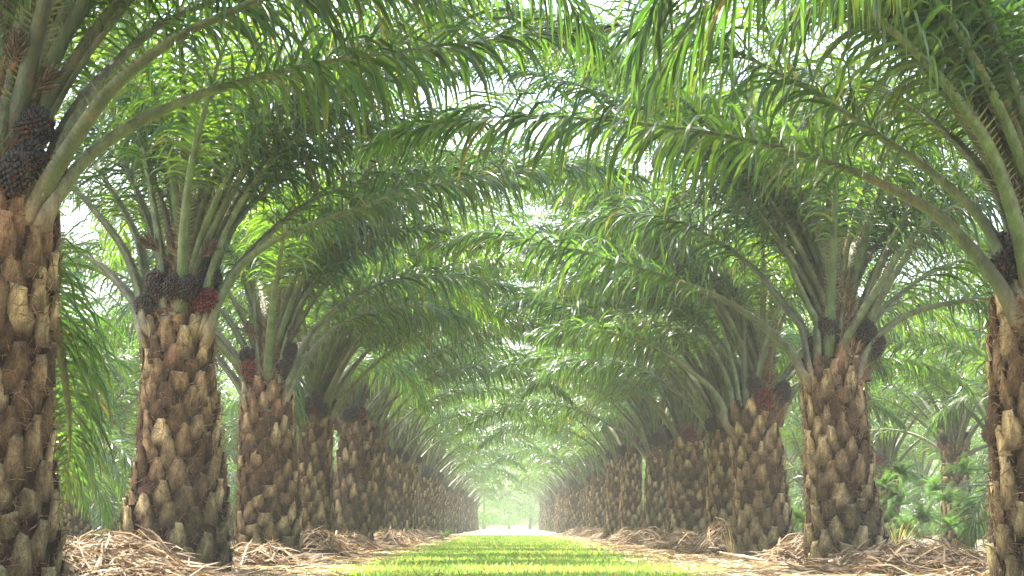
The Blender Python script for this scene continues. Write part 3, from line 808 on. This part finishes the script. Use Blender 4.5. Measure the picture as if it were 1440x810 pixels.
pile_at('flat dry frond pile at the lane edge below the fifth right trunk', 960, 43.5, 120, .40, 307, n=900)
for k, dd in enumerate([43, 52, 60, 69, 77, 86, 95, 104]):
    pile(f'dry frond pile behind the {["fourth","fifth","sixth","seventh","eighth","ninth","tenth","eleventh"][k]} trunk of the left row', -3.7 + rng.normal(0, .2), dd, .85, 1.6, .30 + rng.normal(0, .07), 320 + k, n=600, dirn=rng.uniform(0, 3))
for k, dd in enumerate([52, 63, 75, 83, 91, 99, 108]):
    pile(f'dry frond pile behind the {["fifth","sixth","seventh","eighth","ninth","tenth","eleventh"][k]} trunk of the right row', 4.0 + rng.normal(0, .2), dd, .8, 1.5, .34 + rng.normal(0, .07), 340 + k, n=600, dirn=rng.uniform(0, 3))

# litter of dry leaflets scattered over the lane margins and under the palms
r = np.random.default_rng(91); n = 16000
d_ = 19 * (115 / 19) ** r.random(n); sx = np.where(r.random(n) < .5, -1, 1) * (1.9 + r.gamma(2.2, .9, n)); sx[:600] = r.uniform(-2.5, 2.5, 600)
th = r.uniform(0, 6.28, n); ln = r.uniform(.05, .34, n); wd = r.uniform(.006, .02, n)
dv = np.stack([np.cos(th), np.sin(th), r.normal(0, .12, n)], -1); sv = np.stack([-np.sin(th), np.cos(th), r.normal(0, .3, n)], -1) * wd[:, None]
c = np.stack([sx, d_, .02 + .03 * r.random(n) + np.where(np.abs(sx) > 3.0, .05, 0)], -1)
V = np.stack([c - dv * ln[:, None] - sv * .4, c - sv + UP * .012, c + dv * ln[:, None] + sv * .3, c + sv + UP * .012], 1)
cc = np.array([.36, .26, .16]) * np.exp(r.normal(0, .45, (n, 1)))
mb = MB(); mb.add(V.reshape(-1, 3), np.arange(n * 4).reshape(-1, 4), np.repeat(np.clip(cc, .02, .6), 4, 0))
tag(link('leaf_litter', mb.mesh('leaf_litter', M_straw)), 'brown dry leaflets littered along the lane margins', 'leaf litter', kind='stuff')

# ------------------------------------------------------------------ ferns and weeds
def fern_mesh(seed, n=26, L0=.8):
    r = np.random.default_rng(seed); mb = MB()
    for i in range(n):
        az = r.uniform(0, 2 * np.pi); L = L0 * r.uniform(.6, 1.15); el = R(r.uniform(15, 80)); K = 44
        s = np.linspace(0, L, K); e = el - 1.9 * (s / L) ** 1.5
        dx = np.cos(e); dz = np.sin(e)
        x = np.concatenate([[0], np.cumsum((dx[1:] + dx[:-1]) / 2 * L / (K - 1))]); z = np.concatenate([[0], np.cumsum((dz[1:] + dz[:-1]) / 2 * L / (K - 1))])
        A = np.array([math.cos(az), math.sin(az), 0]); B = np.array([-math.sin(az), math.cos(az), 0])
        pts = x[:, None] * A + z[:, None] * UP
        T = norm(np.gradient(pts, axis=0))
        c0 = np.array([.045, .10, .022]) * r.uniform(.5, 1.5)
        for sd in (-1, 1):
            ln = np.interp(s / L, [0, .15, .6, 1], [.02, .085, .08, .01])[:, None]
            tip = pts + (B * sd + T * .25) * ln - UP * ln * .25
            V = np.stack([pts - T * .0065, pts + T * .0065, tip + T * .003, tip - T * .003], 1)
            mb.add(V.reshape(-1, 3), np.arange(K * 4).reshape(-1, 4), c0)
    return mb.mesh('fern', M_fern, smooth=False)
FERN = [fern_mesh(80 + k, 30, .85) for k in range(4)]
def fern(label, px, py, d, s, k):
    p = P(px, py, d)
    tag(link('fern', FERN[k % 4], None, tuple(p), (0, 0, k * 1.7), s), label, 'fern', 'ferns on the trunks and ground behind the right row')
fs = [(1268, 668, 'fern high on the left of the shaded trunk behind the right row'), (1312, 690, 'fern at mid height right of the first shaded background trunk'),
      (1262, 712, 'fern at mid height left of the first shaded background trunk'), (1300, 735, 'fern low on the right of the first shaded background trunk'),
      (1275, 745, 'fern on the ground left of the first shaded background trunk'), (1338, 745, 'fern on the ground between the two shaded background trunks'),
      (1332, 705, 'bright upright fern between the two shaded background trunks'), (1355, 668, 'topmost bright fern left of the second shaded background trunk'),
      (1368, 715, 'fern at mid height on the second shaded background trunk'), (1400, 690, 'fern high on the second shaded background trunk beside the right edge palm'),
      (1385, 740, 'fern low on the second shaded background trunk'), (1240, 690, 'fern peeking out beside the big right-hand trunk'),
      (1245, 735, 'low fern beside the foot of the big right-hand trunk'), (1125, 735, 'fern seen between the second and third right trunks')]
for k, (px, py, lab) in enumerate(fs):
    fern(lab, px, py, 47 + (k % 3) * 2.2, 1.0 + .15 * (k % 3), k)

def tuft_mesh(seed, n, h, c, droop=.5, wid=.008, ico_=False):
    r = np.random.default_rng(seed); mb = MB()
    for i in range(n):
        az = r.uniform(0, 6.28); L = h * r.uniform(.5, 1.1); el = R(r.uniform(50, 88)); K = 7
        s = np.linspace(0, 1, K); e = el - droop * 2 * r.uniform(.5, 1.3) * s ** 2
        x = np.cumsum(np.cos(e)) * L / K; z = np.cumsum(np.sin(e)) * L / K
        A = np.array([math.cos(az), math.sin(az), 0]); B = np.array([-math.sin(az), math.cos(az), 0])
        o = A * r.uniform(0, .06)
        pts = o + x[:, None] * A + z[:, None] * UP
        ww = wid * np.interp(s, [0, .4, 1], [.8, 1, .1])[:, None] * B
        mb.add(np.stack([pts - ww, pts + ww], 1).reshape(-1, 3), grid_faces(K, 2), np.array(c) * r.uniform(.6, 1.4))
    return mb.mesh('tuft', M_grass)
def tuft(label, px, py, h, c, seed, n=50, cat='grass tuft', name='grass_tuft', **kw):
    x, y = gp(px, py)
    tag(link(name, tuft_mesh(seed, n, h, c, **kw), None, (x, y, 0)), label, cat)
tuft('tall pale green grass tuft at the left lane edge below the fifth left trunk', 500, 772, .75, (.3, .4, .09), 401, 60)
tuft('smaller bright grass tuft left of the tall one at the left lane edge', 526, 768, .5, (.3, .42, .07), 402, 50)
tuft('low green weed on the frond pile edge left of the lane', 560, 765, .4, (.2, .36, .06), 403, 50, wid=.02)
tuft('dark broad leaved weed at the left lane edge far down', 628, 757, .6, (.06, .13, .03), 404, 60, wid=.03, droop=.8, cat='weed', name='weed')
tuft('bright leafy weed in front of the far left trunks', 588, 757, .5, (.22, .4, .05), 405, 60, wid=.03, droop=.7, cat='weed', name='weed')
tuft('upright bright grass tuft at the right lane edge below the sixth right trunk', 906, 768, .6, (.28, .42, .07), 406, 40)
tuft('thin green grass tuft at the right lane edge below the fifth right trunk', 948, 772, .55, (.26, .4, .07), 407, 30)
o = tuft('dry straw coloured tuft standing above the large right frond pile', 1262, 785, .95, (.46, .36, .2), 408, 34, droop=.45, wid=.01)
tuft('dry thin stalk cluster leaning beside the third right trunk', 1030, 790, .9, (.42, .32, .18), 409, 14, droop=.2, wid=.01)

# cut frond butts lying on the ground: a wedge with a hollow face
def butt(label, px, py, ln, rot, seed):
    r = np.random.default_rng(seed); x, y = gp(px, py); mb = MB()
    s = np.linspace(0, 1, 7); w = np.interp(s, [0, .25, 1], [.17, .13, .05])
    prof = np.array([[-1, .35], [-.5, .5], [0, .28], [.5, .5], [1, .35], [.6, -.25], [0, -.45], [-.6, -.25]])
    V = np.stack([np.stack([s_ * ln + 0 * prof[:, 0], prof[:, 0] * w_, prof[:, 1] * w_ * .7 + .09 + .05 * s_], -1) for s_, w_ in zip(s, w)])
    V = V + r.normal(0, .006, V.shape)
    mb.add(V, grid_faces(7, 8, True), np.array([.42, .32, .21]))
    mb.add(V[0], np.arange(8)[None], np.array([.30, .17, .09])); mb.add(V[-1], np.arange(8)[::-1][None], np.array([.35, .25, .15]))
    tag(link('cut_frond_butt', mb.mesh('cut_frond_butt', M_bark), None, (x, y, .0), (0, R(-8), rot), 1), label, 'palm frond butt', 'cut frond butts lying on the ground')
butt('pale cut frond butt propped up between the second and third right trunks', 1120, 797, .75, 2.2, 1)
butt('cut frond butt lying flat in front of the third right trunk', 1075, 800, .7, 2.9, 2)
butt('brown cut frond butt lying at the foot of the right edge palm', 1372, 803, .5, 1.2, 3)
butt('cut frond butt lying before the pile beyond the third left trunk', 440, 797, .35, 1.4, 4)
butt('pale cut frond butt at the far left lane edge', 600, 762, .6, .4, 5)

# far tree belt closing the end of the lane
def leafy_tree(label, x, y, h, w, seed):
    r = np.random.default_rng(seed)
    root = bpy.data.objects.new('broadleaf_tree', None); col.objects.link(root); root.location = (x, y, 0)
    tag(root, label, 'tree', 'hazy trees closing the far end of the lane')
    mt = MB(); tube(mt, [(0, 0, -.1), (.1, 0, h * .3), (0, .1, h * .75)], [.3, .22, .1], np.array([.12, .09, .06]), 8)
    link('trunk', mt.mesh('tree_trunk', M_bark), root)
    n = 9000; mc = MB()
    cl = r.normal(size=(26, 3)) * np.array([w * .28, w * .28, h * .26]) + np.array([0, 0, h * .5])
    c = cl[r.integers(0, 26, n)] + r.normal(size=(n, 3)) * np.array([w * .12, w * .12, h * .07])
    a = norm(r.normal(size=(n, 3))); b = norm(np.cross(a, r.normal(size=(n, 3)))); sz = r.uniform(.07, .16, (n, 1))
    V = np.stack([c - a * sz, c + b * sz * .5, c + a * sz, c - b * sz * .5], 1)
    mc.add(V.reshape(-1, 3), np.arange(n * 4).reshape(-1, 4), np.repeat(np.array([.06, .12, .03]) * np.exp(r.normal(0, .3, (n, 1))), 4, 0))
    link('crown', mc.mesh('tree_crown', M_fern, smooth=False), root)
for k, (x, y, h, w, lab) in enumerate([(-3.2, 262, 7.0, 7, 'dark hazy tree at the left of the far lane end'), (3.4, 266, 7.2, 7, 'pale hazy tree at the right of the far lane end'),
        (-10.5, 262, 8, 9, 'broad hazy tree left of the far lane end behind the palm row'), (11, 265, 8, 9, 'broad hazy tree right of the far lane end behind the palm row'),
        (.4, 280, 6.5, 7, 'small pale tree in the centre of the far lane end')]):
    leafy_tree(lab, x, y, h, w, 600 + k)

# far wood closing the view between the rows
mb = MB(); r = np.random.default_rng(77); n = 90000
side = np.where(r.random(n) < .5, -1, 1)
x = side * r.uniform(7, 58, n); y = 152 + 40 * r.random(n) + .3 * np.abs(x)
top = 7.5 + 1.6 * np.sin(x * .9) * np.cos(x * .31 + 1)
c = np.stack([x, y, top * r.random(n) ** .8], -1)
a = norm(r.normal(size=(n, 3)) + np.array([0, 0, .8])); b = norm(np.cross(a, r.normal(size=(n, 3)))); sz = r.uniform(.18, .5, (n, 1))
V = np.stack([c - a * sz, c + b * sz * .3, c + a * sz, c - b * sz * .3], 1)
mb.add(V.reshape(-1, 3), np.arange(n * 4).reshape(-1, 4), np.repeat(np.array([.06, .11, .025]) * np.exp(r.normal(0, .3, (n, 1))), 4, 0))
tag(link('far_wood', mb.mesh('far_wood', M_fern, smooth=False)), 'hazy green wood far behind the palm rows', 'wood', kind='stuff')

# ------------------------------------------------------------------ haze
HAZE = .00068
mb = MB()
x0, x1, y0, y1, z0, z1 = -60, 60, -2, 300, -1.0, 10.5
V = np.array([[x0, y0, z0], [x1, y0, z0], [x1, y1, z0], [x0, y1, z0], [x0, y0, z1], [x1, y0, z1], [x1, y1, z1], [x0, y1, z1]])
mb.add(V, np.array([[0, 3, 2, 1], [4, 5, 6, 7], [0, 1, 5, 4], [1, 2, 6, 5], [2, 3, 7, 6], [3, 0, 4, 7]]), (1, 1, 1))
m, nt, N, Lk = new_mat('haze_air')
out = N.new('ShaderNodeOutputMaterial'); pv = N.new('ShaderNodeVolumePrincipled')
pv.inputs['Color'].default_value = (.93, .97, .92, 1); pv.inputs['Density'].default_value = HAZE; pv.inputs['Anisotropy'].default_value = 0
Lk.new(pv.outputs[0], out.inputs['Volume'])
tag(link('haze', mb.mesh('haze', m, smooth=False)), 'bright white morning haze under the palms', 'haze', kind='stuff')
# the ground inside the box must not poke out: trim the soil sheet to the box's sides is not needed, it simply passes below z1

# ------------------------------------------------------------------ light
SUN_DIR = np.array([-.45, .36, 1.15]); SUN_DIR = SUN_DIR / np.linalg.norm(SUN_DIR)   # from ground towards the sun
el_ = math.asin(SUN_DIR[2]); az_ = math.atan2(SUN_DIR[0], SUN_DIR[1])
sd = bpy.data.lights.new('sun', 'SUN'); sd.energy = 5; sd.angle = R(2); sd.color = (1, .95, .86)
so = bpy.data.objects.new('sun', sd); col.objects.link(so)
so.rotation_euler = Vector(SUN_DIR).to_track_quat('Z', 'Y').to_euler()
w = bpy.data.worlds.new('World'); sc.world = w; w.use_nodes = True
nt = w.node_tree; bg = nt.nodes['Background']; sky = nt.nodes.new('ShaderNodeTexSky'); sky.sky_type = 'NISHITA'; sky.sun_disc = False
sky.sun_elevation = el_; sky.sun_rotation = az_; sky.air_density = 1.2; sky.dust_density = 3.5; sky.ozone_density = 1
nt.links.new(sky.outputs[0], bg.inputs['Color']); bg.inputs['Strength'].default_value = .15

sc.view_settings.view_transform = 'Standard'; sc.view_settings.look = 'None'; sc.view_settings.gamma = 1
sc.view_settings.exposure = 2.75
sc.cycles.use_denoising = True
sc.cycles.max_bounces = 8; sc.cycles.diffuse_bounces = 4; sc.cycles.glossy_bounces = 3; sc.cycles.transmission_bounces = 6
sc.cycles.volume_bounces = 2; sc.cycles.transparent_max_bounces = 8
sc.cycles.sample_clamp_indirect = 8
